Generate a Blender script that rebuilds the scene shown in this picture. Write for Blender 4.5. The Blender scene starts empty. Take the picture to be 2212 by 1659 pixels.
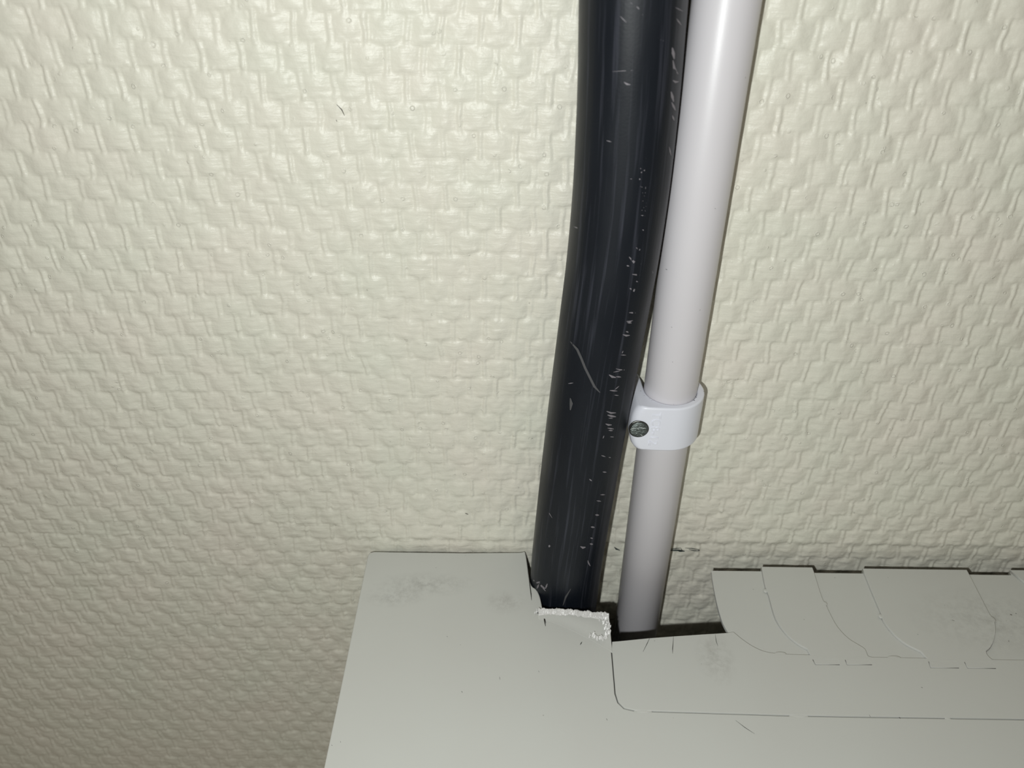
import bpy, bmesh, math, random
import numpy as np
from mathutils import Vector, Matrix

# ---------------------------------------------------------------- units: 1 unit = 0.75 mm, wall surface is the plane y = 0
U = 0.00075
W, H, F = 2212, 1659, 1830.0
PITCH, ROLL, DIST = math.radians(35), 0.013, 220.0
ZC = 1.40                                   # camera height in metres

sc = bpy.context.scene
RIGHT = Vector((1, 0, 0)); UP = Vector((0, math.sin(PITCH), math.cos(PITCH))); FWD = Vector((0, math.cos(PITCH), -math.sin(PITCH)))
CAM = Vector((0, -DIST, 0))
def w3(p): return Vector((p[0]*U, p[1]*U, p[2]*U + ZC))

# ---------------------------------------------------------------- camera
cd = bpy.data.cameras.new('camera'); cam = bpy.data.objects.new('camera', cd); sc.collection.objects.link(cam)
cd.sensor_width = 36; cd.lens = 36*F/W; cd.clip_start = 0.005; cd.clip_end = 20
rm = Matrix.Rotation(0, 3, 'X')
c_, s_ = math.cos(ROLL), math.sin(ROLL)
cr = RIGHT*c_ + UP*s_; cu_ = UP*c_ - RIGHT*s_           # camera rolled a little
M = Matrix((cr, cu_, -FWD)).transposed().to_4x4(); M.translation = w3(CAM); cam.matrix_world = M
cd.dof.use_dof = True; cd.dof.focus_distance = 258*U
cd.dof.aperture_fstop = cd.lens/1000/(1.5*U)
sc.camera = cam

# ---------------------------------------------------------------- light: dim room + the phone's small flash beside the lens
wd = bpy.data.worlds.new('room'); sc.world = wd; wd.use_nodes = True
bg = wd.node_tree.nodes['Background']; bg.inputs[0].default_value = (1.0, 0.90, 0.72, 1); bg.inputs[1].default_value = 0.16
ld = bpy.data.lights.new('phone_flash', 'POINT'); ld.energy = 1.06; ld.color = (0.965, 1.0, 0.985); ld.shadow_soft_size = 2.6*U
lo = bpy.data.objects.new('phone_flash', ld); sc.collection.objects.link(lo)
lo.location = w3(CAM + RIGHT*-21 + UP*-27)
sc.view_settings.view_transform = 'Standard'; sc.view_settings.look = 'None'
sc.view_settings.exposure = 0.0; sc.view_settings.gamma = 1.0
sc.view_settings.use_curve_mapping = False

# ---------------------------------------------------------------- unprojection helpers (units)
def ray(px, py):
    x = px - W/2; y = -(py - H/2)
    x, y = x*c_ - y*s_, x*s_ + y*c_
    return Vector((x, y*math.sin(PITCH) + F*math.cos(PITCH), y*math.cos(PITCH) - F*math.sin(PITCH)))
def at(px, py, n=0.0):
    r = ray(px, py); return r*((DIST - n)/r.y) + CAM
def atz(px, py, z):
    r = ray(px, py); return r*(z/r.z) + CAM
ZP = -227.8                                 # top face of the enclosure

# ---------------------------------------------------------------- materials
def lin(c): return tuple(((v/255+0.055)/1.055)**2.4 if v/255 > 0.04045 else v/255/12.92 for v in c) + (1,)
class N:
    def __init__(s, name):
        s.m = bpy.data.materials.new(name); s.m.use_nodes = True; s.t = s.m.node_tree; s.b = s.t.nodes['Principled BSDF']
    def n(s, typ, **kw):
        o = s.t.nodes.new(typ)
        for k, v in kw.items():
            if k.startswith('i_'):
                o.inputs[k[2:].replace('_', ' ')].default_value = v
            else: setattr(o, k, v)
        return o
    def l(s, a, b): s.t.links.new(a, b)
    def coords(s, scale=(1, 1, 1), kind='Object'):
        tc = s.n('ShaderNodeTexCoord'); mp = s.n('ShaderNodeMapping'); s.l(tc.outputs[kind], mp.inputs[0])
        f = 1/U if kind == 'Object' else 1
        mp.inputs['Scale'].default_value = tuple(v*f for v in scale); return mp.outputs[0]
    def noise(s, co, scale, detail=3, rough=0.5):
        o = s.n('ShaderNodeTexNoise'); o.inputs['Scale'].default_value = scale; o.inputs['Detail'].default_value = detail
        o.inputs['Roughness'].default_value = rough; s.l(co, o.inputs['Vector']); return o.outputs['Fac']
    def ramp(s, fac, stops):
        o = s.n('ShaderNodeValToRGB'); e = o.color_ramp.elements
        while len(e) < len(stops): e.new(0.5)
        for i, (p, c) in enumerate(stops): e[i].position = p; e[i].color = c if len(c) == 4 else (*c, 1)
        s.l(fac, o.inputs[0]); return o.outputs[0]
    def math(s, op, a, b=None):
        o = s.n('ShaderNodeMath', operation=op)
        for i, v in enumerate((a, b)):
            if v is None: continue
            if isinstance(v, (int, float)): o.inputs[i].default_value = v
            else: s.l(v, o.inputs[i])
        return o.outputs[0]
    def mix(s, fac, a, b):
        o = s.n('ShaderNodeMix', data_type='RGBA')
        if isinstance(fac, (int, float)): o.inputs[0].default_value = fac
        else: s.l(fac, o.inputs[0])
        for i, v in ((6, a), (7, b)):
            if isinstance(v, tuple): o.inputs[i].default_value = v
            else: s.l(v, o.inputs[i])
        return o.outputs[2]
    def bump(s, h, dist, strength=1.0, prev=None):
        o = s.n('ShaderNodeBump'); o.inputs['Strength'].default_value = strength; o.inputs['Distance'].default_value = dist*U
        s.l(h, o.inputs['Height'])
        if prev is not None: s.l(prev, o.inputs['Normal'])
        return o.outputs[0]
    def out(s, col=None, rough=None, normal=None, metal=0, spec=0.5):
        if col is not None:
            if isinstance(col, tuple): s.b.inputs['Base Color'].default_value = col
            else: s.l(col, s.b.inputs['Base Color'])
        if rough is not None:
            if isinstance(rough, (int, float)): s.b.inputs['Roughness'].default_value = rough
            else: s.l(rough, s.b.inputs['Roughness'])
        if normal is not None: s.l(normal, s.b.inputs['Normal'])
        s.b.inputs['Metallic'].default_value = metal; s.b.inputs['Specular IOR Level'].default_value = spec
        return s.m

def mat_wall():
    m = N('painted_woven_wallpaper'); co = m.coords()
    big = m.noise(co, 0.035, 2)
    col = m.mix(big, lin((233, 226, 214)), lin((224, 226, 211)))
    # few dark dust specks
    v = m.n('ShaderNodeTexVoronoi'); v.inputs['Scale'].default_value = 0.075; m.l(co, v.inputs['Vector'])
    sp = m.ramp(v.outputs['Distance'], [(0.0, (1, 1, 1)), (0.03, (0.0, 0.0, 0.0))])
    col = m.mix(m.math('MULTIPLY', sp, 0.55), col, lin((70, 70, 60)))
    # fine horizontal brush streaks
    st = m.coords((0.16, 1, 1.7)); f = m.noise(st, 0.9, 4, 0.6)
    fine = m.noise(co, 1.3, 3, 0.6)
    # droplets and burst bubbles of paint lying in the valleys
    v2 = m.n('ShaderNodeTexVoronoi'); v2.inputs['Scale'].default_value = 0.26; m.l(co, v2.inputs['Vector'])
    wob = m.math('ADD', v2.outputs['Distance'], m.math('MULTIPLY', m.noise(co, 1.1, 2), 0.16))
    ring = m.ramp(wob, [(0.0, (0, 0, 0)), (0.17, (0.05, 0.05, 0.05)), (0.215, (1, 1, 1)), (0.27, (0.0, 0.0, 0.0))])
    gate = m.ramp(m.noise(co, 0.21, 2), [(0.0, (0, 0, 0)), (0.50, (0, 0, 0)), (0.57, (1, 1, 1))])
    dr = m.math('MULTIPLY', ring, gate)
    b = m.bump(f, 0.16, 0.9); b = m.bump(fine, 0.13, 0.7, b); b = m.bump(dr, 0.16, 0.8, b)
    return m.out(col, 0.40, b, spec=0.5)
def mat_plastic(name, c, rough, spec=0.5, speck=True, grain=0.02):
    m = N(name); co = m.coords(); n = m.noise(co, 0.05, 3)
    c2 = tuple(max(0, v-4) for v in c); col = m.mix(n, lin(c), lin(c2))
    if speck:
        v = m.n('ShaderNodeTexVoronoi'); v.inputs['Scale'].default_value = 0.16; m.l(co, v.inputs['Vector'])
        sp = m.ramp(v.outputs['Distance'], [(0.0, (1, 1, 1)), (0.045, (0, 0, 0))])
        g = m.ramp(m.noise(co, 0.07, 1), [(0.5, (0, 0, 0)), (0.56, (1, 1, 1))])
        col = m.mix(m.math('MULTIPLY', m.math('MULTIPLY', sp, g), 0.6), col, lin((50, 48, 44)))
    b = m.bump(m.noise(co, 2.2, 2), grain, 0.5)
    return m.out(col, rough, b, spec=spec)
def mat_cover():
    m = N('scuffed_grey_plastic'); co = m.coords(); n = m.noise(co, 0.03, 3)
    col = m.mix(n, lin((204, 206, 202)), lin((200, 200, 196)))
    tc = m.n('ShaderNodeTexCoord')
    def smudge(col, c, r, amt, tint):
        d = m.n('ShaderNodeVectorMath', operation='DISTANCE'); mp = m.n('ShaderNodeMapping')
        mp.inputs['Scale'].default_value = (1/U/r[0], 1/U/r[1], 1/U/50)
        m.l(tc.outputs['Object'], mp.inputs[0]); m.l(mp.outputs[0], d.inputs[0])
        p = w3(c); d.inputs[1].default_value = (c[0]/r[0], c[1]/r[1], p.z/U/50)
        fall = m.ramp(d.outputs['Value'], [(0.0, (1, 1, 1)), (1.0, (0, 0, 0))])
        g = m.ramp(m.noise(co, 0.35, 7, 0.78), [(0.42, (0, 0, 0)), (0.75, (1, 1, 1))])
        return m.mix(m.math('MULTIPLY', m.math('MULTIPLY', fall, g), amt), col, lin(tint))
    a = atz(920, 1262, ZP); col = smudge(col, a, (19, 6), 0.55, (96, 92, 88))
    a = atz(850, 1290, ZP); col = smudge(col, a, (12, 5), 0.5, (96, 92, 88))
    a = atz(1092, 1300, ZP); col = smudge(col, a, (8, 6), 0.45, (104, 92, 86))
    a = atz(1546, 1420, ZP); col = smudge(col, a, (7, 12), 0.5, (110, 104, 96))
    a = atz(2140, 1340, ZP); col = smudge(col, a, (30, 16), 0.4, (100, 94, 88))
    v = m.n('ShaderNodeTexVoronoi'); v.inputs['Scale'].default_value = 0.13; m.l(co, v.inputs['Vector'])
    sp = m.ramp(v.outputs['Distance'], [(0.0, (1, 1, 1)), (0.035, (0, 0, 0))])
    col = m.mix(m.math('MULTIPLY', sp, 0.55), col, lin((45, 44, 40)))
    b = m.bump(m.noise(co, 2.0, 2), 0.02, 0.5)
    return m.out(col, 0.42, b, spec=0.45)
def mat_cable():
    m = N('black_rubber_sheath'); co = m.coords((60, 0.02, 1), 'UV')
    st = m.noise(co, 1.0, 3, 0.6)
    col = m.mix(m.ramp(st, [(0.54, (0, 0, 0)), (0.78, (1, 1, 1))]), lin((17, 22, 30)), lin((58, 60, 70)))
    oc = m.coords(); d1 = m.coords((1.0, 1, 3.0))
    hair = m.n('ShaderNodeTexVoronoi'); hair.inputs['Scale'].default_value = 0.75; m.l(d1, hair.inputs['Vector'])
    hs = m.ramp(hair.outputs['Distance'], [(0.0, (1, 1, 1)), (0.07, (0, 0, 0))])
    g = m.ramp(m.noise(oc, 0.12, 2), [(0.45, (0, 0, 0)), (0.6, (1, 1, 1))])
    col = m.mix(m.math('MULTIPLY', m.math('MULTIPLY', hs, g), 0.35), col, lin((150, 150, 155)))
    b = m.bump(st, 0.05, 0.6); b = m.bump(m.noise(oc, 1.6, 3), 0.03, 0.5, b)
    r = m.ramp(m.noise(m.coords((8, 0.03, 1), 'UV'), 1.0, 3), [(0.3, (0.36,)*3), (0.7, (0.55,)*3)])
    return m.out(col, r, b, spec=0.34)
WALL = mat_wall(); COVER = mat_cover(); CABLE = mat_cable()
PIPE = mat_plastic('white_conduit_plastic', (216, 213, 217), 0.38)
CLIP = mat_plastic('white_nylon', (234, 236, 246), 0.36, grain=0.012)
CLIP.node_tree.nodes['Principled BSDF'].inputs['Subsurface Weight'].default_value = 0.0
SCUFF = N('grey_scuff').out(lin((128, 124, 130)), 0.6)
DUST = N('dust_film').out(lin((78, 78, 80)), 0.7)
CRACK_SHADE = N('dark_crack_and_shade').out(lin((48, 46, 42)), 0.8)
PENCIL = N('pencil_graphite').out(lin((74, 82, 80)), 0.5)
def mat_frac():
    m = N('torn_white_plastic'); co = m.coords((1.6, 0.5, 0.5))
    b = m.bump(m.noise(co, 0.8, 3, 0.5), 0.16, 0.8)
    return m.out(lin((218, 217, 216)), 0.33, b, spec=1.0)
FRAC = mat_frac()
def mat_lip():
    m = N('glossy_bent_plastic'); co = m.coords((1, 0.4, 1))
    b = m.bump(m.noise(co, 0.5, 4, 0.6), 0.10, 0.6)
    return m.out(lin((203, 204, 200)), 0.30, b, spec=0.6)
LIP = mat_lip()
def mat_steel():
    m = N('galvanised_steel'); co = m.coords((0.5, 1, 2.2))
    n = m.noise(co, 0.9, 4, 0.65)
    b = m.bump(n, 0.5, 0.9)
    return m.out(m.mix(n, lin((96, 104, 102)), lin((140, 148, 146))), 0.30, b, metal=1.0)
STEEL = mat_steel()
DARK = N('unlit_grey_plastic_inside').out(lin((120, 119, 112)), 0.7)

# ---------------------------------------------------------------- object helpers
def link(name, me, m, parent=None, smooth=False):
    o = bpy.data.objects.new(name, me); sc.collection.objects.link(o)
    if m: me.materials.clear(); me.materials.append(m)
    if smooth: me.polygons.foreach_set('use_smooth', [True]*len(me.polygons))
    if parent is not None: o.parent = parent
    return o
def tag(o, label=None, cat=None, group=None, kind=None):
    for k, v in (('label', label), ('category', cat), ('group', group), ('kind', kind)):
        if v: o[k] = v
    return o
def pydata(name, vs, fs):
    me = bpy.data.meshes.new(name); me.from_pydata([tuple(w3(v)) for v in vs], [], fs); me.update(); return me
def plate(name, loops, ztop, thick, m, parent, bev=0.25, gap=0.08):
    """flat plate with outer outline loops[0] and holes loops[1:], (x, y) in units, lying with its top at ztop"""
    cu = bpy.data.curves.new(name, 'CURVE'); cu.dimensions = '2D'; cu.fill_mode = 'BOTH'
    for lp in loops:
        s = cu.splines.new('POLY'); s.points.add(len(lp)-1); s.use_cyclic_u = True
        for q, p in zip(s.points, lp): q.co = (p[0]*U, p[1]*U, 0, 1)
    cu.extrude = (thick/2 - bev)*U; cu.bevel_depth = bev*U; cu.bevel_resolution = 2; cu.offset = -(bev + gap)*U
    tmp = bpy.data.objects.new('tmp', cu); sc.collection.objects.link(tmp)
    dg = bpy.context.evaluated_depsgraph_get(); me = bpy.data.meshes.new_from_object(tmp.evaluated_get(dg))
    bpy.data.objects.remove(tmp); bpy.data.curves.remove(cu)
    me.transform(Matrix.Translation((0, 0, (ztop - thick/2)*U + ZC))); me.name = name
    return link(name, me, m, parent)
def ppx(pts, z=ZP): return [tuple(atz(x, y, z)[:2]) for x, y in pts]
def box(name, a, b, m, parent, bev=0.3):
    bm = bmesh.new(); bmesh.ops.create_cube(bm, size=1)
    for v in bm.verts: v.co = w3([a[i] + (v.co[i]+0.5)*(b[i]-a[i]) for i in range(3)])
    bmesh.ops.bevel(bm, geom=bm.edges[:], offset=bev*U, segments=2, affect='EDGES', profile=0.5)
    me = bpy.data.meshes.new(name); bm.to_mesh(me); bm.free(); return link(name, me, m, parent)
def smooth_curve(pts, n=4):
    out = []
    for i in range(len(pts)-1):
        p0 = pts[max(0, i-1)]; p1 = pts[i]; p2 = pts[i+1]; p3 = pts[min(len(pts)-1, i+2)]
        for k in range(n):
            t = k/n
            out.append(tuple(0.5*((2*p1[j]) + (-p0[j]+p2[j])*t + (2*p0[j]-5*p1[j]+4*p2[j]-p3[j])*t*t + (-p0[j]+3*p1[j]-3*p2[j]+p3[j])*t**3) for j in range(2)))
    out.append(tuple(pts[-1])); return out

# ---------------------------------------------------------------- the wall: painted woven glass-fibre wallpaper, relief is real
rng = np.random.default_rng(7)
def vnoise(x, z, f, seed):
    r = np.random.default_rng(seed); g = r.random((256, 256)).astype(np.float32)
    xs = x*f + 500; zs = z*f + 500; xi = np.floor(xs).astype(int); zi = np.floor(zs).astype(int)
    fx = xs-xi; fz = zs-zi; fx = fx*fx*(3-2*fx); fz = fz*fz*(3-2*fz)
    a = g[xi % 256, zi % 256]; b = g[(xi+1) % 256, zi % 256]; c = g[xi % 256, (zi+1) % 256]; d = g[(xi+1) % 256, (zi+1) % 256]
    return (a*(1-fx)+b*fx)*(1-fz) + (c*(1-fx)+d*fx)*fz - 0.5
xs = np.concatenate([np.arange(-330, -240, 1.2), np.arange(-240, 200, 0.38), np.arange(200, 330, 1.2)])
zs = np.concatenate([np.arange(-450, -385, 1.2), np.arange(-385, -34, 0.50), np.arange(-34, 70, 1.2)])
X, Z = np.meshgrid(xs, zs)
wx = X + 0.9*vnoise(X, Z, 0.05, 1)*2 + 0.7*vnoise(X, Z, 0.20, 2) + 0.30*vnoise(X, Z, 0.7, 12)
wz = Z + 0.7*vnoise(X, Z, 0.04, 3)*2 + 0.9*vnoise(X, Z, 0.2, 4) + 0.45*vnoise(X, Z, 0.5, 13)
ROW, PER = 7.16, 9.22
vz = (-109.1 - wz)/ROW; row = np.floor(vz).astype(int); v = vz - row
h1 = lambda a, b, s: np.abs(np.modf(np.sin(a*12.9898 + b*78.233 + s)*43758.5453)[0])
HP = PER/2; kc = np.round((wx + 32.0)/HP).astype(int)
def sstep(a, b, x): t = np.clip((x-a)/(b-a), 0, 1); return t*t*(3-2*t)
h = np.zeros_like(X); near_ridge = np.zeros_like(X)
for dk in (-1, 0, 1):
    # every upright yarn is a thin ridge where it lies on top and a broad swelling where the flat cross yarn covers it
    kk = kc + dk; j = h1(kk, row, 0.3); j2 = h1(kk, row, 1.7)
    d = (wx + 32.0) - kk*HP + (h1(kk, 0, 5.5)-0.5)*0.7
    c = np.cos(np.pi*(vz - 0.5 - (kk % 2)))
    on = sstep(-0.62, 0.45, c)
    dr = d + (j-0.5)*0.35 + (j2-0.5)*0.6*(v-0.5)
    rid = np.exp(-(np.abs(dr)/0.58)**3.6) - 0.22*np.exp(-((np.abs(dr)-0.90)/0.24)**2) + 0.25*np.exp(-(dr/1.7)**2)
    pil = np.where(np.abs(d) < HP, 0.5+0.5*np.cos(np.pi*d/HP), 0)
    pil = pil**0.8
    h += on*(0.22+0.24*j)*rid + (1-on)*(0.60+0.16*j2)*pil
    near_ridge += on*np.exp(-(dr/2.2)**2)
dome = np.clip(v*(1-v)*4, 0, 1)
h += 0.15*dome**0.9*(1-0.6*near_ridge)
# cross yarns meet in a shallow line, with a bead of paint below some of them
j3 = h1(np.floor((wx+32.0)/HP).astype(int), row, 4.1)
um = np.abs(((wx + 32.0)/HP) % 1 - 0.5)*2
h += (0.02+0.20*j3**2)*np.exp(-((v-0.90)/0.075)**2)*np.exp(-(um/0.62)**4) - 0.07*np.exp(-((v-0.99)/0.05)**2)*np.exp(-(um/0.7)**4)
h += 0.12*vnoise(X, Z, 0.55, 5)*2 + 0.26*vnoise(X, Z, 0.13, 6)*2 + 0.10*vnoise(X*0.22, Z, 1.1, 8)*2 + 0.05*vnoise(X+0.7*Z, Z-0.5*X, 0.9, 14)*2
# pooled paint drops near the yarn ends
drop = np.zeros_like(h)
nd = 4200
for k in range(nd):
    r_ = rng.integers(-12, 40); c = rng.integers(-32, 30)
    cx = (c - 0.5*(r_ % 2))*PER - 32.0 + rng.normal(0, 0.9) + rng.choice([-1, 1])*0.9
    cz = -109.1 - (r_ + 0.86 + rng.normal(0, 0.08))*ROW
    rad = rng.uniform(0.4, 0.85); hh = rng.uniform(0.10, 0.32)
    i0, i1 = np.searchsorted(xs, [cx-2*rad, cx+2*rad]); k0, k1 = np.searchsorted(zs, [cz-2*rad, cz+2*rad])
    if i1 <= i0 or k1 <= k0: continue
    d = np.hypot(X[k0:k1, i0:i1]-cx, (Z[k0:k1, i0:i1]-cz))/rad
    drop[k0:k1, i0:i1] += hh*(np.exp(-((d-0.75)/0.28)**2) if rng.random() < 0.45 else np.exp(-(d*1.3)**4))
h = h + drop
# wallpaper edge: shallow crease running along the top of the enclosure
side = 1/(1+np.exp(-(X+58)/4))
h += side*0.35*np.exp(-((Z+222.5+1.0*vnoise(X, Z, 0.05, 9))/1.5)**2)*(0.6+0.8*vnoise(X, Z, 0.1, 10))
h -= side*0.25*np.exp(-((Z+225.3)/1.2)**2)
h = h - 0.75
nx, nz = len(xs), len(zs)
co = np.stack([X*U, -h*U, Z*U + ZC], -1).reshape(-1, 3).astype(np.float32)
idx = np.arange(nx*nz).reshape(nz, nx)
q = np.stack([idx[:-1, :-1], idx[:-1, 1:], idx[1:, 1:], idx[1:, :-1]], -1).reshape(-1, 4).astype(np.int32)
me = bpy.data.meshes.new('wall_back'); me.vertices.add(len(co)); me.vertices.foreach_set('co', co.ravel())
me.loops.add(q.size); me.loops.foreach_set('vertex_index', q.ravel()); me.polygons.add(len(q))
me.polygons.foreach_set('loop_start', np.arange(0, q.size, 4, dtype=np.int32)); me.polygons.foreach_set('loop_total', np.full(len(q), 4, dtype=np.int32))
me.polygons.foreach_set('use_smooth', np.ones(len(q), dtype=bool)); me.update(calc_edges=True)
wall = link('wall_back', me, WALL); tag(wall, 'cream painted wall with a raised woven wallpaper relief behind the pipes', kind='structure')

def slivers(name, segs, surf, m, parent, lift=0.06):
    """thin tapered strokes lying on a surface: segs = ((x0, y0), (x1, y1), width px)"""
    vs, fs = [], []
    for pts, wpx in segs:
        n = max(2, int(len(pts)))
        L = []
        for i, p in enumerate(pts):
            a = pts[max(0, i-1)]; b = pts[min(n-1, i+1)]
            dx, dy = b[0]-a[0], b[1]-a[1]; l = math.hypot(dx, dy) or 1; nxp, nyp = -dy/l, dx/l
            ww = wpx/2*(0.3 if i in (0, n-1) else 1)
            L.append((surf(p[0]+nxp*ww, p[1]+nyp*ww, lift), surf(p[0]-nxp*ww, p[1]-nyp*ww, lift)))
        if any(q is None for pr in L for q in pr): continue
        b0 = len(vs)
        for a, b in L: vs += [a, b]
        for i in range(n-1): fs.append((b0+2*i, b0+2*i+1, b0+2*i+3, b0+2*i+2))
    return link(name, pydata(name, vs, fs), m, parent)
def seg(x0, y0, x1, y1, w, bend=0.0):
    mx, my = (x0+x1)/2, (y0+y1)/2; dx, dy = x1-x0, y1-y0
    return ([(x0, y0), (mx-dy*bend, my+dx*bend), (x1, y1)], w)

# pencil stroke on the wall behind the white pipe
wallsurf = lambda x, y, l: at(x, y, l)
tag(slivers('pencil_mark', [
    ([(1327, 1182), (1331, 1186), (1339, 1189)], 3.5), ([(1443, 1189), (1458, 1189), (1477, 1190)], 3.2), ([(1445, 1186), (1460, 1185), (1471, 1184)], 1.6),
    ([(1462, 1188), (1468, 1190), (1479, 1191)], 4.5), ([(1471, 1185), (1474, 1190), (1471, 1192)], 2), ([(1480, 1184), (1495, 1185), (1511, 1188)], 1.6),
    ([(1488, 1187), (1500, 1190), (1511, 1190)], 1.8), ([(1506, 1187), (1511, 1189), (1509, 1191)], 2)], wallsurf, PENCIL, wall, 0.35), 'dark pencil scribble')
tag(slivers('hairline_scratch', [([(727, 226), (738, 237), (744, 250)], 1.5), ([(726, 259), (728, 263)], 1.8), ([(1005, 1109), (1011, 1111)], 4)], wallsurf, CRACK_SHADE, wall, 0.3), 'short dark scratch in the paint')

# ---------------------------------------------------------------- black cable
def interp(zq, tab):
    z = [t[0] for t in tab]; return float(np.interp(zq, z[::-1], [t[1] for t in tab][::-1]))
ctab = [(120, 22.0), (20, 24.6), (-38, 26.3), (-60, 27.2), (-83, 27.4), (-103, 26.8), (-124, 25.4), (-149, 23.7), (-176, 22.1), (-218, 19.9), (-240, 19.4), (-330, 17)]
zz = np.arange(70, -300, -1.5)
raw = np.array([interp(z, ctab) for z in np.arange(130, -360, -1.0)]); k = np.hanning(31); k /= k.sum()
sm = np.convolve(np.pad(raw, 15, 'edge'), k, 'valid'); zt = np.arange(130, -360, -1.0)
def cx(z): return float(np.interp(-z, -zt, sm))
CR, CN = 12.3, 12.9
cable = bpy.data.objects.new('black_cable', None); sc.collection.objects.link(cable); cable.location = (0, 0, 0)
tag(cable, 'thick black rubber sheathed cable running down the wall left of the white pipe', 'cable')
SEG = 96; vs, fs = [], []
for z in zz:
    for k_ in range(SEG):
        a = 2*math.pi*k_/SEG; r = CR + 0.05*math.sin(3*a+z*0.02) - 0.12*math.exp(-((a-4.05)/0.10)**2)
        vs.append((cx(z)+r*math.cos(a), -CN+r*math.sin(a), z))
for i in range(len(zz)-1):
    for k_ in range(SEG):
        b = (k_+1) % SEG; fs.append((i*SEG+k_, (i+1)*SEG+k_, (i+1)*SEG+b, i*SEG+b))
fs.append(tuple(range(SEG-1, -1, -1))); fs.append(tuple((len(zz)-1)*SEG + k_ for k_ in range(SEG)))
me = pydata('sheath', vs, fs); uv = me.uv_layers.new(name='UVMap')
for p in me.polygons:
    for li in p.loop_indices:
        vi = me.loops[li].vertex_index; uv.data[li].uv = ((vi % SEG)/SEG, (vi//SEG)*1.5)
link('sheath', me, CABLE, cable, smooth=True)
def cabsurf(px, py, lift):
    r = ray(px, py).normalized(); lo_, hi = None, None; t = 120.0
    while t < 420:
        p = CAM + r*t
        if (p.x-cx(p.z))**2 + (p.y+CN)**2 <= (CR+lift)**2:
            a, b = t-1.0, t
            for _ in range(14):
                mdl = (a+b)/2; p = CAM + r*mdl
                if (p.x-cx(p.z))**2 + (p.y+CN)**2 <= (CR+lift)**2: b = mdl
                else: a = mdl
            return CAM + r*b
        t += 1.0
    return None
A = lambda l, ox, oy, s: [seg(ox+a/s, oy+b/s, ox+c/s, oy+d/s, w, bend) for a, b, c, d, w, bend in l]
sc1 = A([(1005, 305, 1045, 325, 3, 0.1), (1000, 335, 1040, 365, 1, 0), (955, 540, 990, 570, 2.4, 0.2), (730, 655, 780, 675, 4, 0.1), (1120, 640, 1165, 650, 5, 0.2), (1115, 380, 1130, 470, 7, 0),
         (1105, 730, 1125, 810, 6, 0), (1110, 815, 1140, 880, 5, 0), (1115, 920, 1130, 960, 4, 0), (860, 1340, 960, 1400, 5, 0.1), (865, 1375, 930, 1350, 6, 0), (780, 1425, 930, 1415, 3, 0.05),
         (905, 1260, 945, 1285, 3, 0), (870, 1490, 935, 1500, 3, 0), (880, 1600, 940, 1630, 4, 0.1), (890, 1560, 930, 1575, 2, 0), (930, 1190, 985, 1170, 2, 0), (590, 1120, 630, 1130, 2, 0),
         (1090, 1170, 1105, 1240, 3, 0), (700, 130, 750, 180, 2, 0), (780, 20, 880, 120, 2, -0.1), (640, 570, 800, 560, 1.2, 0), (1140, 60, 1200, 90, 2, 0), (1120, 480, 1160, 590, 5, 0.1),
         (1150, 150, 1185, 200, 3, 0)], 1150, 0, 3.687)
sc2 = A([(1045, 10, 1130, 20, 4, 0.1), (1060, 60, 1110, 62, 2, 0), (1060, 125, 1125, 155, 4, 0.1), (1055, 200, 1110, 195, 3, 0.1), (1070, 180, 1110, 160, 2.5, 0), (1050, 240, 1080, 245, 2, 0),
         (1010, 498, 1070, 525, 3.5, 0.05), (955, 572, 1050, 628, 5, 0.15), (935, 640, 955, 645, 3, 0), (980, 710, 1040, 718, 3, 0), (960, 822, 1035, 848, 6, 0.05), (1010, 765, 1025, 770, 2.5, 0),
         (1060, 355, 1080, 362, 2.5, 0), (955, 1015, 1005, 1018, 3, 0), (935, 1085, 985, 1078, 3.5, 0.1), (940, 1095, 975, 1098, 3, 0), (905, 1190, 960, 1196, 4, 0.1), (930, 1165, 950, 1172, 3, 0),
         (890, 1352, 930, 1354, 2, 0), (898, 1340, 908, 1320, 2, 0), (850, 1462, 920, 1472, 2.5, 0.05), (795, 1510, 850, 1532, 5, 0.1), (830, 1490, 885, 1478, 2, 0), (850, 1525, 890, 1528, 3, 0),
         (1055, 1050, 1070, 1110, 5, 0), (1000, 1350, 1010, 1405, 5, 0), (1125, 680, 1145, 700, 5, 0), (1040, 1000, 1060, 1020, 3, 0), (470, 1580, 510, 1575, 2, 0), (515, 330, 545, 342, 2.5, 0),
         (800, 1635, 860, 1640, 3, 0), (840, 1630, 875, 1600, 2, 0)], 1100, 400, 3.687)
sc3 = A([(350, 180, 430, 190, 2, 0), (930, 170, 1020, 185, 4, 0.1), (940, 205, 1020, 222, 5, 0.05), (950, 235, 990, 238, 2, 0), (920, 290, 980, 300, 4, 0.1), (940, 330, 1000, 340, 3, 0), (950, 352, 990, 356, 3, 0),
         (1005, 15, 1045, 20, 2, 0), (895, 430, 907, 402, 2, 0), (965, 414, 1000, 416, 2, 0), (880, 592, 920, 605, 2.4, 0), (950, 610, 972, 614, 2, 0), (893, 750, 930, 753, 3, 0), (765, 818, 790, 836, 3, 0),
         (872, 968, 915, 967, 2.6, 0), (835, 1025, 878, 1030, 2.6, 0), (822, 1160, 858, 1163, 4, 0), (780, 1275, 816, 1280, 4, 0), (680, 1462, 730, 1468, 5, 0.2), (375, 1455, 392, 1462, 6, 0),
         (770, 1437, 800, 1441, 4, 0), (750, 1605, 775, 1650, 3, 0), (775, 1380, 800, 1385, 3, 0), (370, 1125, 410, 1190, 1.4, 0)], 1100, 850, 4.424)
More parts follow.
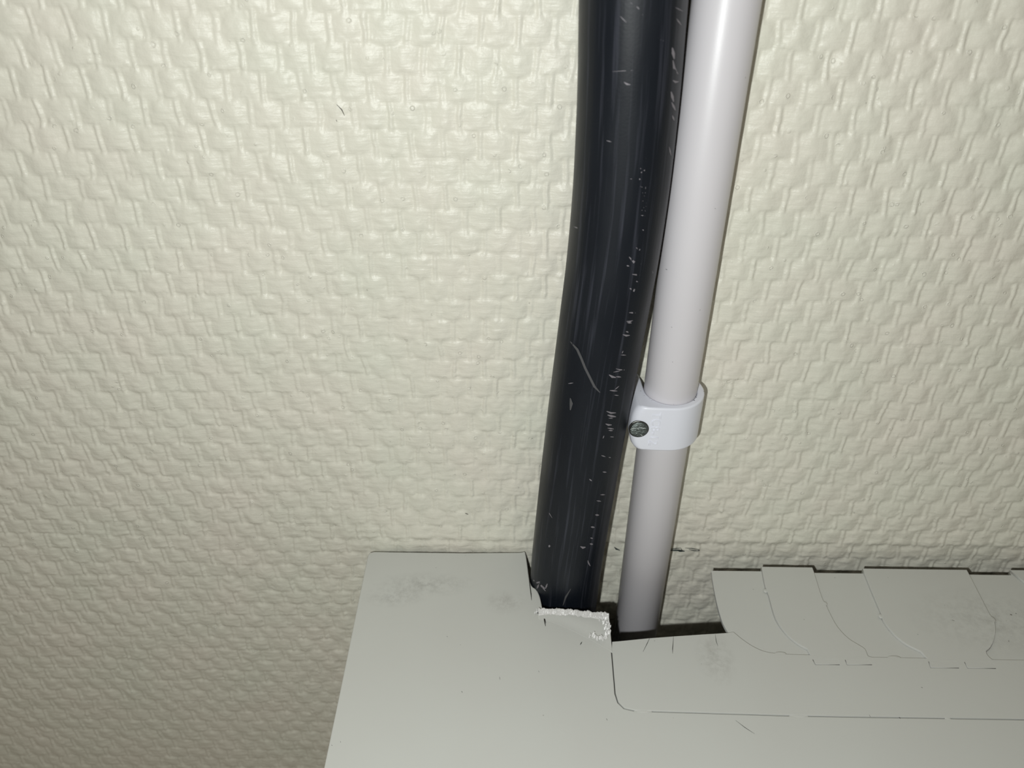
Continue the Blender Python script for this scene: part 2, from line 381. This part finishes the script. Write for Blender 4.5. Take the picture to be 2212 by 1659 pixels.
sc4 = A([(190, 520, 300, 590, 2, 0), (290, 600, 350, 580, 4, 0), (340, 600, 440, 690, 4, 0.1), (300, 690, 330, 620, 4, 0), (440, 690, 470, 610, 3.5, 0), (380, 650, 440, 730, 3, 0), (1130, 230, 1160, 300, 3, 0.1)], 1120, 1180, 7.54)
tag(slivers('scuff_mark', sc1+sc2+sc3+sc4, cabsurf, SCUFF, cable, 0.04), 'pale nicks and scratches', kind='stuff')
# long rubbed curved streak
pts = [(1232, 738), (1247, 755), (1256, 775), (1264, 795), (1274, 815), (1284, 835), (1296, 848)]
for k_, st_ in enumerate([(pts, 5), ([(1232, 860), (1234, 872), (1232, 886)], 7), ([(1216, 1308), (1222, 1290), (1233, 1272)], 4)]):
    tag(slivers('rub_streak', [st_], cabsurf, DUST, cable, 0.05), 'dull grey rubbed streak')

# ---------------------------------------------------------------- white conduit pipe
PX, PN, PR = 48.35, 8.6, 8.0
pipe = bpy.data.objects.new('conduit_pipe', None); sc.collection.objects.link(pipe)
tag(pipe, 'straight white plastic conduit pipe to the right of the black cable', 'pipe')
bm = bmesh.new(); ri = 6.6; S = 96; rings = []
for r, z in ((ri, 69), (PR-0.3, 70), (PR, 69.6), (PR, -299.6), (PR-0.3, -300), (ri, -300)):
    rings.append([bm.verts.new(w3((PX+r*math.cos(2*math.pi*k_/S), -PN+r*math.sin(2*math.pi*k_/S), z))) for k_ in range(S)])
for i in range(len(rings)):
    A_, B_ = rings[i], rings[(i+1) % len(rings)]
    for k_ in range(S): bm.faces.new((A_[k_], B_[k_], B_[(k_+1) % S], A_[(k_+1) % S]))
bmesh.ops.recalc_face_normals(bm, faces=bm.faces[:])
me = bpy.data.meshes.new('tube'); bm.to_mesh(me); bm.free(); link('tube', me, PIPE, pipe, smooth=True)
o = pipe.children[0]
def pipesurf(px, py, lift):
    r = ray(px, py).normalized(); R2 = PR+lift
    ox, oy = CAM.x-PX, CAM.y+PN; a = r.x**2+r.y**2; b = 2*(ox*r.x+oy*r.y); c = ox*ox+oy*oy-R2*R2; d = b*b-4*a*c
    return None if d < 0 else CAM + r*((-b-math.sqrt(d))/(2*a))
sp = [([(1544, 450), (1546, 451)], 2.5), ([(1450, 746-40), (1452, 748-40)], 1.6), ([(1438, 581), (1441, 583)], 2.5), ([(1452, 782), (1454, 782)], 1.6), ([(1511, 671), (1513, 669)], 1.6)]
link_sp = slivers('dirt_speck', sp, pipesurf, CRACK_SHADE, pipe, 0.03); tag(link_sp, 'tiny dark dirt specks', kind='stuff')

# ---------------------------------------------------------------- nail-on pipe clip
clip = bpy.data.objects.new('pipe_clip', None); sc.collection.objects.link(clip); clip.location = (0, 0, 0)
tag(clip, 'white plastic nail-on clip holding the conduit pipe to the wall', 'clip')
ZT, ZB = -149.0, -165.2; XL = -12.6
RO, RI = 10.35, PR+0.06
def profile(t):
    xl = XL + 3.0*(1-math.sqrt(max(0, 1-(abs(t)**2.4)))) ; nf = PN + 10.0
    P = [(xl, 0.0), (xl, 6), (xl, 12), (xl+0.1, nf-2.4), (xl+0.55, nf-1.2), (xl+1.5, nf-0.3), (xl+2.6, nf), (-5, nf+0.25), (-2.5, nf+0.34)]
    for k_ in range(0, 23):
        a = math.radians(90 - k_*6); P.append((RO*math.cos(a), PN + RO*math.sin(a)))
    for k_ in range(22, -1, -1):
        a = math.radians(90 - k_*6); P.append((RI*math.cos(a), PN + RI*math.sin(a)))
    for k_ in range(1, 16):
        a = math.radians(90 + k_*6); P.append((RI*math.cos(a), PN + RI*math.sin(a)))
    P += [(-RI-0.25, PN-4), (-RI-0.9, 0.0)]
    return P
bm = bmesh.new(); NZ = 18; rings = []
for i in range(NZ+1):
    t = -1 + 2*i/NZ; t = math.copysign(abs(t)**0.7, t); z = (ZT+ZB)/2 + t*(ZT-ZB)/2
    rings.append([bm.verts.new(w3((PX+x, -max(n, 0.0), z))) for x, n in profile(t*0.97)])
for i in range(NZ):
    A_, B_ = rings[i], rings[i+1]; n = len(A_)
    for k_ in range(n): bm.faces.new((A_[k_], A_[(k_+1) % n], B_[(k_+1) % n], B_[k_]))
bm.faces.new(rings[0]); bm.faces.new(list(reversed(rings[-1]))); bmesh.ops.recalc_face_normals(bm, faces=bm.faces[:])
me = bpy.data.meshes.new('clip_body'); bm.to_mesh(me); bm.free()
body = link('clip_body', me, CLIP, clip, smooth=True)
md = body.modifiers.new('bevel', 'BEVEL'); md.width = 0.75*U; md.segments = 4; md.limit_method = 'ANGLE'; md.angle_limit = math.radians(55); md.harden_normals = False
md2 = body.modifiers.new('wn', 'WEIGHTED_NORMAL'); md2.keep_sharp = False
# embossed size marking, letters turned a quarter turn clockwise
cu = bpy.data.curves.new('embossed_marking', 'FONT'); cu.body = 'TC8-12'; cu.size = 3.75*U; cu.extrude = 0.14*U; cu.bevel_depth = 0.06*U; cu.bevel_resolution = 1; cu.space_character = 1.08
tmp = bpy.data.objects.new('tmp', cu); sc.collection.objects.link(tmp); dg = bpy.context.evaluated_depsgraph_get()
me = bpy.data.meshes.new_from_object(tmp.evaluated_get(dg)); bpy.data.objects.remove(tmp)
p0 = at(1411, 891, PN+10.2)
R3 = Matrix(((0, 1, 0), (0, 0, -1), (-1, 0, 0))).to_4x4(); me.transform(R3)
me.transform(Matrix.Translation(w3((p0.x, -(PN+10.24), p0.z)))); me.name = 'embossed_marking'
link('embossed_marking', me, CLIP, clip)
# nail through the clip: dented flat head and shank
nc = at(1379.5, 927, PN+10.2); bm = bmesh.new(); prof = [(0, 0.78), (1.0, 0.74), (2.0, 0.70), (2.5, 0.58), (2.72, 0.36), (2.78, 0.0), (2.6, -0.25), (1.1, -0.4), (1.1, -18.0), (0.05, -20.5)]
rings = []; S = 48; random.seed(3)
for r, n in prof:
    rings.append([bm.verts.new(w3((nc.x+r*math.cos(2*math.pi*k_/S), -(PN+10.15+n+ (0.05*math.sin(k_*0.9+r*3) if n > 0.5 else 0)), nc.z+r*math.sin(2*math.pi*k_/S)))) for k_ in range(S)] if r else [bm.verts.new(w3((nc.x, -(PN+10.15+n), nc.z)))])
for i in range(len(rings)-1):
    A_, B_ = rings[i], rings[i+1]
    for k_ in range(S):
        if len(A_) == 1: bm.faces.new((A_[0], B_[k_], B_[(k_+1) % S]))
        else: bm.faces.new((A_[k_], B_[k_], B_[(k_+1) % S], A_[(k_+1) % S]))
bmesh.ops.recalc_face_normals(bm, faces=bm.faces[:]); me = bpy.data.meshes.new('nail'); bm.to_mesh(me); bm.free()
nail = link('nail', me, STEEL, clip, smooth=True); tag(nail, 'grey steel nail with a scratched round head')
bm = bmesh.new(); bmesh.ops.create_cone(bm, cap_ends=True, segments=40, radius1=1, radius2=1, depth=1)  # dark disc painted in for the shadow gap around the nail head
for v_ in bm.verts: v_.co = w3((nc.x+0.05+v_.co.x*3.0, -(PN+10.0+v_.co.z*0.7), nc.z+v_.co.y*3.0))
bmesh.ops.recalc_face_normals(bm, faces=bm.faces[:]); me = bpy.data.meshes.new('nail_shadow_ring'); bm.to_mesh(me); bm.free(); link('nail_shadow_ring', me, CRACK_SHADE, clip)
nsurf = lambda x, y, l: at(x, y, PN+10.2+0.74+l)
SHINY = N('bright_steel_and_glint').out(lin((215, 220, 218)), 0.45, metal=0.3)  # for the scratches, and a highlight painted along the head's upper-left rim
tag(slivers('head_scratch_and_glint', [([(1362, 927), (1368, 926), (1373, 926)], 1.6), ([(1374, 924), (1378, 926), (1381, 928)], 1.0), ([(1380, 922), (1385, 924), (1389, 924)], 1.2), ([(1386, 927), (1391, 925), (1395, 925)], 1.4),
    ([(1383, 938), (1386, 940), (1388, 942)], 1.2), ([(1366, 914), (1373, 910.5), (1382, 910)], 1.8)], nsurf, SHINY, clip, 0.12), 'bright scratches and a painted rim highlight on the nail head', kind='stuff')
def topsurf(x, y, l): return atz(x, y, ZT+l)
C3 = lambda l: [([(1250+a/5.53, 740+b/5.53), (1250+c/5.53, 740+d/5.53)], w) for a, b, c, d, w in l]
tag(slivers('grit_speck', C3([(1370, 688, 1390, 692, 3.2), (1395, 648, 1412, 658, 1.4), (970, 690, 980, 695, 1.8), (895, 603, 903, 608, 1.6), (735, 578, 748, 580, 1.6), (925, 632, 932, 636, 1.5), (780, 630, 786, 634, 1.2), (840, 668, 850, 670, 1.2),
    (1490, 580, 1500, 584, 1.8), (1300, 712, 1308, 714, 1.1), (1130, 735, 1138, 738, 1.1), (870, 690, 876, 694, 1.1)]), topsurf, CRACK_SHADE, clip, 0.03), 'dark grit specks on the top rim', kind='stuff')

# ---------------------------------------------------------------- grey enclosure at the bottom: top panel, entry plate with breakout tabs, sides
XLFT, XR, YF = -51.8, 262.0, -112.0; TH = 2.2
enc = bpy.data.objects.new('cable_entry_enclosure', None); sc.collection.objects.link(enc)
tag(enc, 'light grey plastic wall enclosure with a broken cable opening in its top', 'enclosure')
C1 = lambda l: [(1120+a/7.54, 1180+b/7.54) for a, b in l]
corner = [(-49.6, -2.3), (-50.9, -2.8), (-51.6, -4.2)]
notch = ppx(C1([(0, 98), (50, 94), (100, 80)])) + ppx(smooth_curve(C1([(112, 100), (130, 190), (150, 330), (170, 480), (215, 640), (290, 700), (340, 790), (370, 900), (388, 1000)]), 3)) 
lipline = ppx(C1([(345, 1010), (318, 1050), (318, 1090), (420, 1100), (600, 1125), (800, 1150), (1000, 1180), (1200, 1205), (1400, 1235), (1494, 1250)]))
seam = [(33.3, -44), (33.0, -60.5), (33.6, -63.6), (35.3, -65.6), (38.5, -66.4)]
seam_front = -67.4
main = corner + [(-51.8, -60)] + [(-52.2, YF)] + [(XR, YF), (XR, seam_front-1.2), (150, seam_front-0.2), (88, seam_front)] + seam[::-1] + [(33.6, -40.0)] + lipline[::-1] + notch[::-1] + ppx([(1000, 1194), (850, 1192)])
# drop duplicates
main = [p for i, p in enumerate(main) if math.hypot(p[0]-main[i-1][0], p[1]-main[i-1][1]) > 0.05]
tag(plate('top_panel', [main], ZP, TH, COVER, enc, bev=0.28, gap=0.06), 'scuffed grey top panel')
# entry plate pieces. Outlines taken on the plane of the panel
C2 = lambda l: [(1500+a/3.107, 1180+b/3.107) for a, b in l]
edgeA = C2([(115, 148), (125, 230), (150, 360), (180, 470), (205, 530), (232, 572)])
arcA = C2([(262, 574), (330, 630), (400, 675), (470, 705), (545, 718), (620, 723), (700, 727), (776, 728)])
AB = C2([(455, 160), (475, 265), (500, 330), (530, 440), (560, 510), (620, 590), (690, 650), (760, 690)])
BC = C2([(800, 165), (855, 340), (880, 385), (910, 450), (960, 540), (1030, 615), (1100, 660), (1145, 690), (1165, 735), (1190, 743)])
CD = C2([(1140, 175), (1195, 310), (1250, 440), (1270, 500), (1340, 590), (1420, 655), (1520, 705)])
DE = C2([(1840, 180), (1912, 320), (1985, 460), (2010, 490), (2022, 560), (2010, 630), (1985, 680), (1958, 705), (1975, 740), (2000, 760)])
def sm(l): return smooth_curve(ppx(l), 3)
yA, yB = -8.7, -7.3
def with_y(p, y): return (p[0], y)
PAB, PBC, PCD, PDE, PA, PARC = sm(AB), sm(BC), sm(CD), sm(DE), sm(edgeA), sm(arcA)
base_y = PARC[-1][1]; yC = ppx(C2([(1310, 748)]))[0][1]; yE = ppx(C2([(2110, 765)]))[0][1]
EF = [(180, yB), (183, -14), (187, -22), (192, -30), (200, -38), (206.5, -41.5)]      # beyond the frame the pattern repeats
FG = [(212, yB), (216, -14), (220, -21), (222.5, -27), (221.5, -33), (218, -37), (220.0, -40.6)]
ex = XR
# entry plate with its own raised tongues B, D and F; the opening edge starts at the broken corner
top_edge = ppx([(1322, 1386), (1340, 1384.5), (1400, 1378.5), (1460, 1374), (1520, 1370), (1570, 1367)])
corner_A = PARC[0]
ep = []
ep += top_edge + PARC
ep += [PBC[-1], (PCD[-1][0]+0.9, yC), PDE[-1], (207.0, yE), FG[-1], (XR-2, -41), (XR-2, seam_front-1.0)]
OV = 0.22                                          # the raised tabs B, D and F are still joined to the plate along their foot
tabB = PAB + [PARC[-1], (PARC[-1][0]+0.3, PARC[-1][1]-OV), (PBC[-1][0]-0.3, PBC[-1][1]-OV)] + PBC[::-1] + [(PBC[0][0], yB), (PAB[0][0], yB)]
tabD = PCD + [(PCD[-1][0]+0.9, yC), (PCD[-1][0]+1.2, yC-OV), (PDE[-1][0]-0.3, PDE[-1][1]-OV)] + PDE[::-1] + [(PDE[0][0], yB-0.2), (PCD[0][0], yB-0.2)]
tabF = EF + [(207.0, yE), (207.3, yE-OV), (FG[-1][0]-0.3, FG[-1][1]-OV)] + FG[::-1] + [(FG[0][0], yB), (EF[0][0], yB)]
ep += [(150, seam_front+0.0), (88, seam_front+0.2)] + [(p[0]+0.2, p[1]+0.2) for p in seam[::-1]]
ep = [p for i, p in enumerate(ep) if math.hypot(p[0]-ep[i-1][0], p[1]-ep[i-1][1]) > 0.05]
rects = [C2([(781, 755), (946, 755), (962, 790), (800, 788)]), C2([(999, 757), (1158, 759), (1180, 790), (1012, 790)]),
         C2([(1558, 768), (1743, 768), (1762, 812), (1572, 810)]), C2([(1799, 772), (1986, 774), (2010, 815), (1820, 812)])]
holes = [ppx(r) for r in rects]
holes = [[(x+0.5, y-0.35) for x, y in hl] for hl in holes]
tag(plate('entry_plate', [ep] + holes, ZP+0.05, TH, COVER, enc, bev=0.13, gap=0.05), 'entry plate set into the top panel')
for hl in holes:                                   # little score-lined panels: open score on the left and the front
    q0, q1, q2, q3 = hl
    pn = [(q0[0]+0.17, q0[1]+0.3), (q1[0]+0.3, q1[1]+0.3), (q2[0]+0.3, q2[1]+0.20), (q3[0]+0.17, q3[1]+0.20)]
    plate('score_panel', [pn], ZP+0.03, TH-0.3, COVER, enc, bev=0.06, gap=0)
for tb in (tabB, tabD, tabF):
    tb = [p for i, p in enumerate(tb) if math.hypot(p[0]-tb[i-1][0], p[1]-tb[i-1][1]) > 0.12]
    plate('breakout_tab', [tb], ZP+0.045, TH-0.1, COVER, enc, bev=0.10, gap=0.02)
# recessed breakout tabs A, C, E and one beyond the frame
zr = ZP-0.75
tabA = PA + PARC + PAB[::-1] + [(PAB[0][0], yA), (PA[0][0], yA)]
tabC = PBC + [(PCD[-1][0]+0.9, yC)] + PCD[::-1] + [(PCD[0][0], yA-0.4), (PBC[0][0], yA-0.4)]
tabE = PDE + [(206.5, yE)] + EF[::-1] + [(EF[0][0], yA-0.3), (PDE[0][0], yA-0.3)]
tabG = FG + [(XR-2.5, -40.8), (XR-2.5, yA), (FG[0][0], yA)]
for tb in (tabA, tabC, tabE, tabG):
    tb = [p for i, p in enumerate(tb) if math.hypot(p[0]-tb[i-1][0], p[1]-tb[i-1][1]) > 0.12]
    plate('breakout_tab', [tb], zr, 1.3, COVER, enc, bev=0.12, gap=0.02)
# webs that still bridge the seams
def web(px, py, wd_, ln, z=ZP-0.02):
    p = atz(px, py, ZP); bm = bmesh.new(); bmesh.ops.create_uvsphere(bm, u_segments=16, v_segments=10, radius=1)
    for v_ in bm.verts: v_.co = w3((p.x+v_.co.x*wd_, p.y+v_.co.y*ln, z-0.22+v_.co.z*0.30))
    me = bpy.data.meshes.new('plastic_bridge'); bm.to_mesh(me); bm.free(); link('plastic_bridge', me, COVER, enc, smooth=True)
for px, py, wd_, ln in ((1389, 1536.5, 2.9, 0.9), (1726, 1546.5, 3.0, 0.9), (2048, 1552, 1.0, 0.5), (1686, 1411, 1.9, 0.7), (1932, 1420, 2.2, 0.8), (1782, 1303, 0.8, 0.9), (1654, 1275, 0.8, 0.9), (2145, 1337, 0.9, 1.2), (1903, 1330, 0.8, 1.0)):
    web(px, py, wd_, ln)
# walls of the enclosure
box('side_panel', (-52.0, -110, -345), (-49.8, -3, ZP-TH-0.05), COVER, enc)
box('side_panel', (XR-2.4, -110, -345), (XR-0.2, -3, ZP-TH-0.05), COVER, enc)
box('front_panel', (-52.2, YF, -345), (XR, YF+2.2, ZP-TH-0.05), COVER, enc)
box('bottom_panel', (-52.0, -109.7, -347.3), (XR-0.2, -3, -345.1), COVER, enc)
# bent lip and torn edge where the panel was broken open
xa, xb = ppx(C1([(318, 1050)]))[0][0], 33.55
def lipy(s):                                       # wall-side edge of the torn lip in y
    return np.interp(s, [0, 0.2, 0.42, 0.75, 1], [ppx(C1([p]))[0][1] for p in ((330, 1035), (560, 1035), (800, 1058), (1200, 1100), (1480, 1135))])
nu, nv = 120, 40; vs, fs = [], []
for i in range(nu+1):
    s = i/nu; ye = float(lipy(s)); y0 = ye - (4.0 + 11.0*s**1.3)
    amp = 0.25 + 1.7*s
    for j_ in range(nv+1):
        t = j_/nv; yy = y0 + (ye-2.0-y0)*t
        zb = ZP + 0.02 + amp*t*t*(3-2*t)*0.62 + 0.05*amp*math.sin(7*s+5*t)*t - (0.10 if j_ == 0 or i in (0,) else 0)
        vs.append((xa + (xb-xa)*s, yy, zb))
for i in range(nu):
    for j_ in range(nv):
        a = i*(nv+1)+j_; fs.append((a, a+nv+1, a+nv+2, a+1))
n0 = len(vs)
for i in range(nu+1): vs.append((vs[i*(nv+1)+nv][0], vs[i*(nv+1)+nv][1], ZP-TH))
for i in range(nu): fs.append((i*(nv+1)+nv, (i+1)*(nv+1)+nv, n0+i+1, n0+i))
n1 = len(vs)
for j_ in range(nv+1): b = vs[nu*(nv+1)+j_]; vs.append((b[0], b[1], ZP-TH))
for j_ in range(nv): fs.append((nu*(nv+1)+j_, n1+j_, n1+j_+1, nu*(nv+1)+j_+1))
tag(link('bent_lip', pydata('bent_lip', vs, fs), LIP, enc, smooth=True), 'glossy grey lip bent up beside the cable')
random.seed(11); nu, nv = 240, 14; vs, fs = [], []
g1 = lambda x, y, f, sd: float(vnoise(np.array([x]), np.array([y]), f, sd)[0])
rn = [random.random() for _ in range(nu+3)]
for i in range(nu+1):
    s = i/nu; xx = s*(xb-xa); ye = float(lipy(s)); amp = 0.25+1.7*s; zb = ZP + amp*0.62
    rag = 0.55*g1(xx, 0, 1.1, 31) + 0.35*g1(xx, 5, 3.0, 32) + 0.12*(rn[i]-0.5); wfr = 0.9*g1(xx, 9, 0.45, 33)
    for j_ in range(nv+1):
        t = j_/nv; xs_ = xx - 0.5*t
        yy = ye - 2.5 + 0.5*wfr*(1-t) + (2.2+rag)*t
        zz_ = zb - 0.1 + (1.15+0.5*g1(xx, 0, 0.6, 34))*min(t, 0.84)**0.9*1.2 - 1.4*max(0, t-0.84)
        if 0 < j_ < nv: zz_ += 0.42*g1(xs_*1.5, yy*0.5, 1.3, 35) + 0.16*g1(xs_*2, yy, 2.6, 36)
        if j_ == 0: zz_ = zb-0.35
        vs.append((xa+0.1+xx*0.99 + 0.15*t*math.sin(i*0.45), yy, zz_))
    vs.append((xa+0.1+xx*0.99, ye-0.2+rag*0.5, ZP-TH*0.8))
for i in range(nu):
    for j_ in range(nv+1):
        a = i*(nv+2)+j_; fs.append((a, a+nv+2, a+nv+3, a+1))
tag(link('torn_edge', pydata('torn_edge', vs, fs), FRAC, enc), 'ragged shiny white torn edge')
# rough fracture down the right side of the lip and at the left tip
def shards(name, pts, n, size, seed, zz0):
    random.seed(seed); vs, fs = [], []
    for k_ in range(n):
        f = random.random()*(len(pts)-1); i = int(f); f -= i
        x = pts[i][0]*(1-f)+pts[i+1][0]*f + random.gauss(0, size*0.8); y = pts[i][1]*(1-f)+pts[i+1][1]*f + random.gauss(0, size*0.5)
        p = atz(x, y, zz0); l = random.uniform(0.25, 0.6)*size*0.16; w_ = l*0.45; a = random.uniform(0.9, 1.6)
        dx, dy = math.cos(a), -math.sin(a); b0 = len(vs); tl = l*random.uniform(0.9, 1.8)
        for sx, sy in ((-1, -1), (1, -1), (1, 1), (-1, 1)):
            qx = dx*l*sy - dy*w_*sx; qy = -dy*l*sy + dx*w_*sx*0.4
            vs.append((p.x+qx, p.y+qy, zz0 + 0.12 + tl*(0.5+0.5*qy/l)))
        vs.append((p.x, p.y+0.1, zz0-0.15))
        fs += [(b0, b0+1, b0+2, b0+3), (b0, b0+4, b0+1), (b0+1, b0+4, b0+2), (b0+2, b0+4, b0+3), (b0+3, b0+4, b0)]
    return tag(link(name, pydata(name, vs, fs), FRAC, enc), 'white plastic burrs', kind='stuff')
shards('plastic_burr', C1([(1390, 1180), (1430, 1300), (1450, 1400), (1440, 1500), (1300, 1500), (1180, 1470)]), 90, 5.5, 5, ZP+1.15)
shards('plastic_burr', C1([(265, 1100), (310, 1040), (360, 1090)]), 26, 3.0, 9, ZP+0.12)
# dark cuts, cracks and dirt on the grey plastic
plsurf = lambda x, y, l: atz(x, y, ZP+l)
cr_ = [(C1([(165, 480), (185, 620), (205, 780), (212, 880)]), 2.2), (C1([(415, 1130), (425, 1200), (440, 1300)]), 3.2), (C1([(432, 1180), (448, 1250)]), 2.0),
       (C1([(985, 1350), (1003, 1385)]), 1.4), (C1([(1095, 1345), (1120, 1400), (1145, 1440)]), 2.2), (C1([(1005, 1605), (1020, 1580), (1035, 1555)]), 2.0),
       ([(1405, 1375), (1398, 1390), (1389, 1408)], 1.3), ([(1455, 1374), (1453, 1400), (1453, 1412)], 1.6), ([(1545, 1370), (1547, 1385), (1551, 1396)], 1.2),
       ([(1589, 1556), (1610, 1572), (1630, 1585)], 0.9), ([(1079, 1462), (1080, 1468)], 2.0), ([(997, 1493), (999, 1496)], 2.4), ([(1310, 1552), (1312, 1556)], 2), ([(1163, 1449), (1165, 1452)], 1.6),
       ([(965, 1374), (967, 1376)], 1.8), ([(716, 1609), (718, 1611)], 1.8), ([(735, 1601), (736, 1604)], 1.6), ([(1878, 1544), (1880, 1549)], 1.6), ([(1942, 1549), (1945, 1552)], 2.6), ([(1990, 1484), (1993, 1486)], 2.4),
       ([(2182, 1327), (2186, 1329)], 3), ([(2193, 1325), (2196, 1326)], 2), ([(2178, 1384), (2180, 1386)], 2.2), ([(2056, 1339), (2062, 1341)], 2)]
tag(slivers('crack_mark', cr_, plsurf, CRACK_SHADE, enc, 0.07), 'fine dark cracks and grit', kind='stuff')
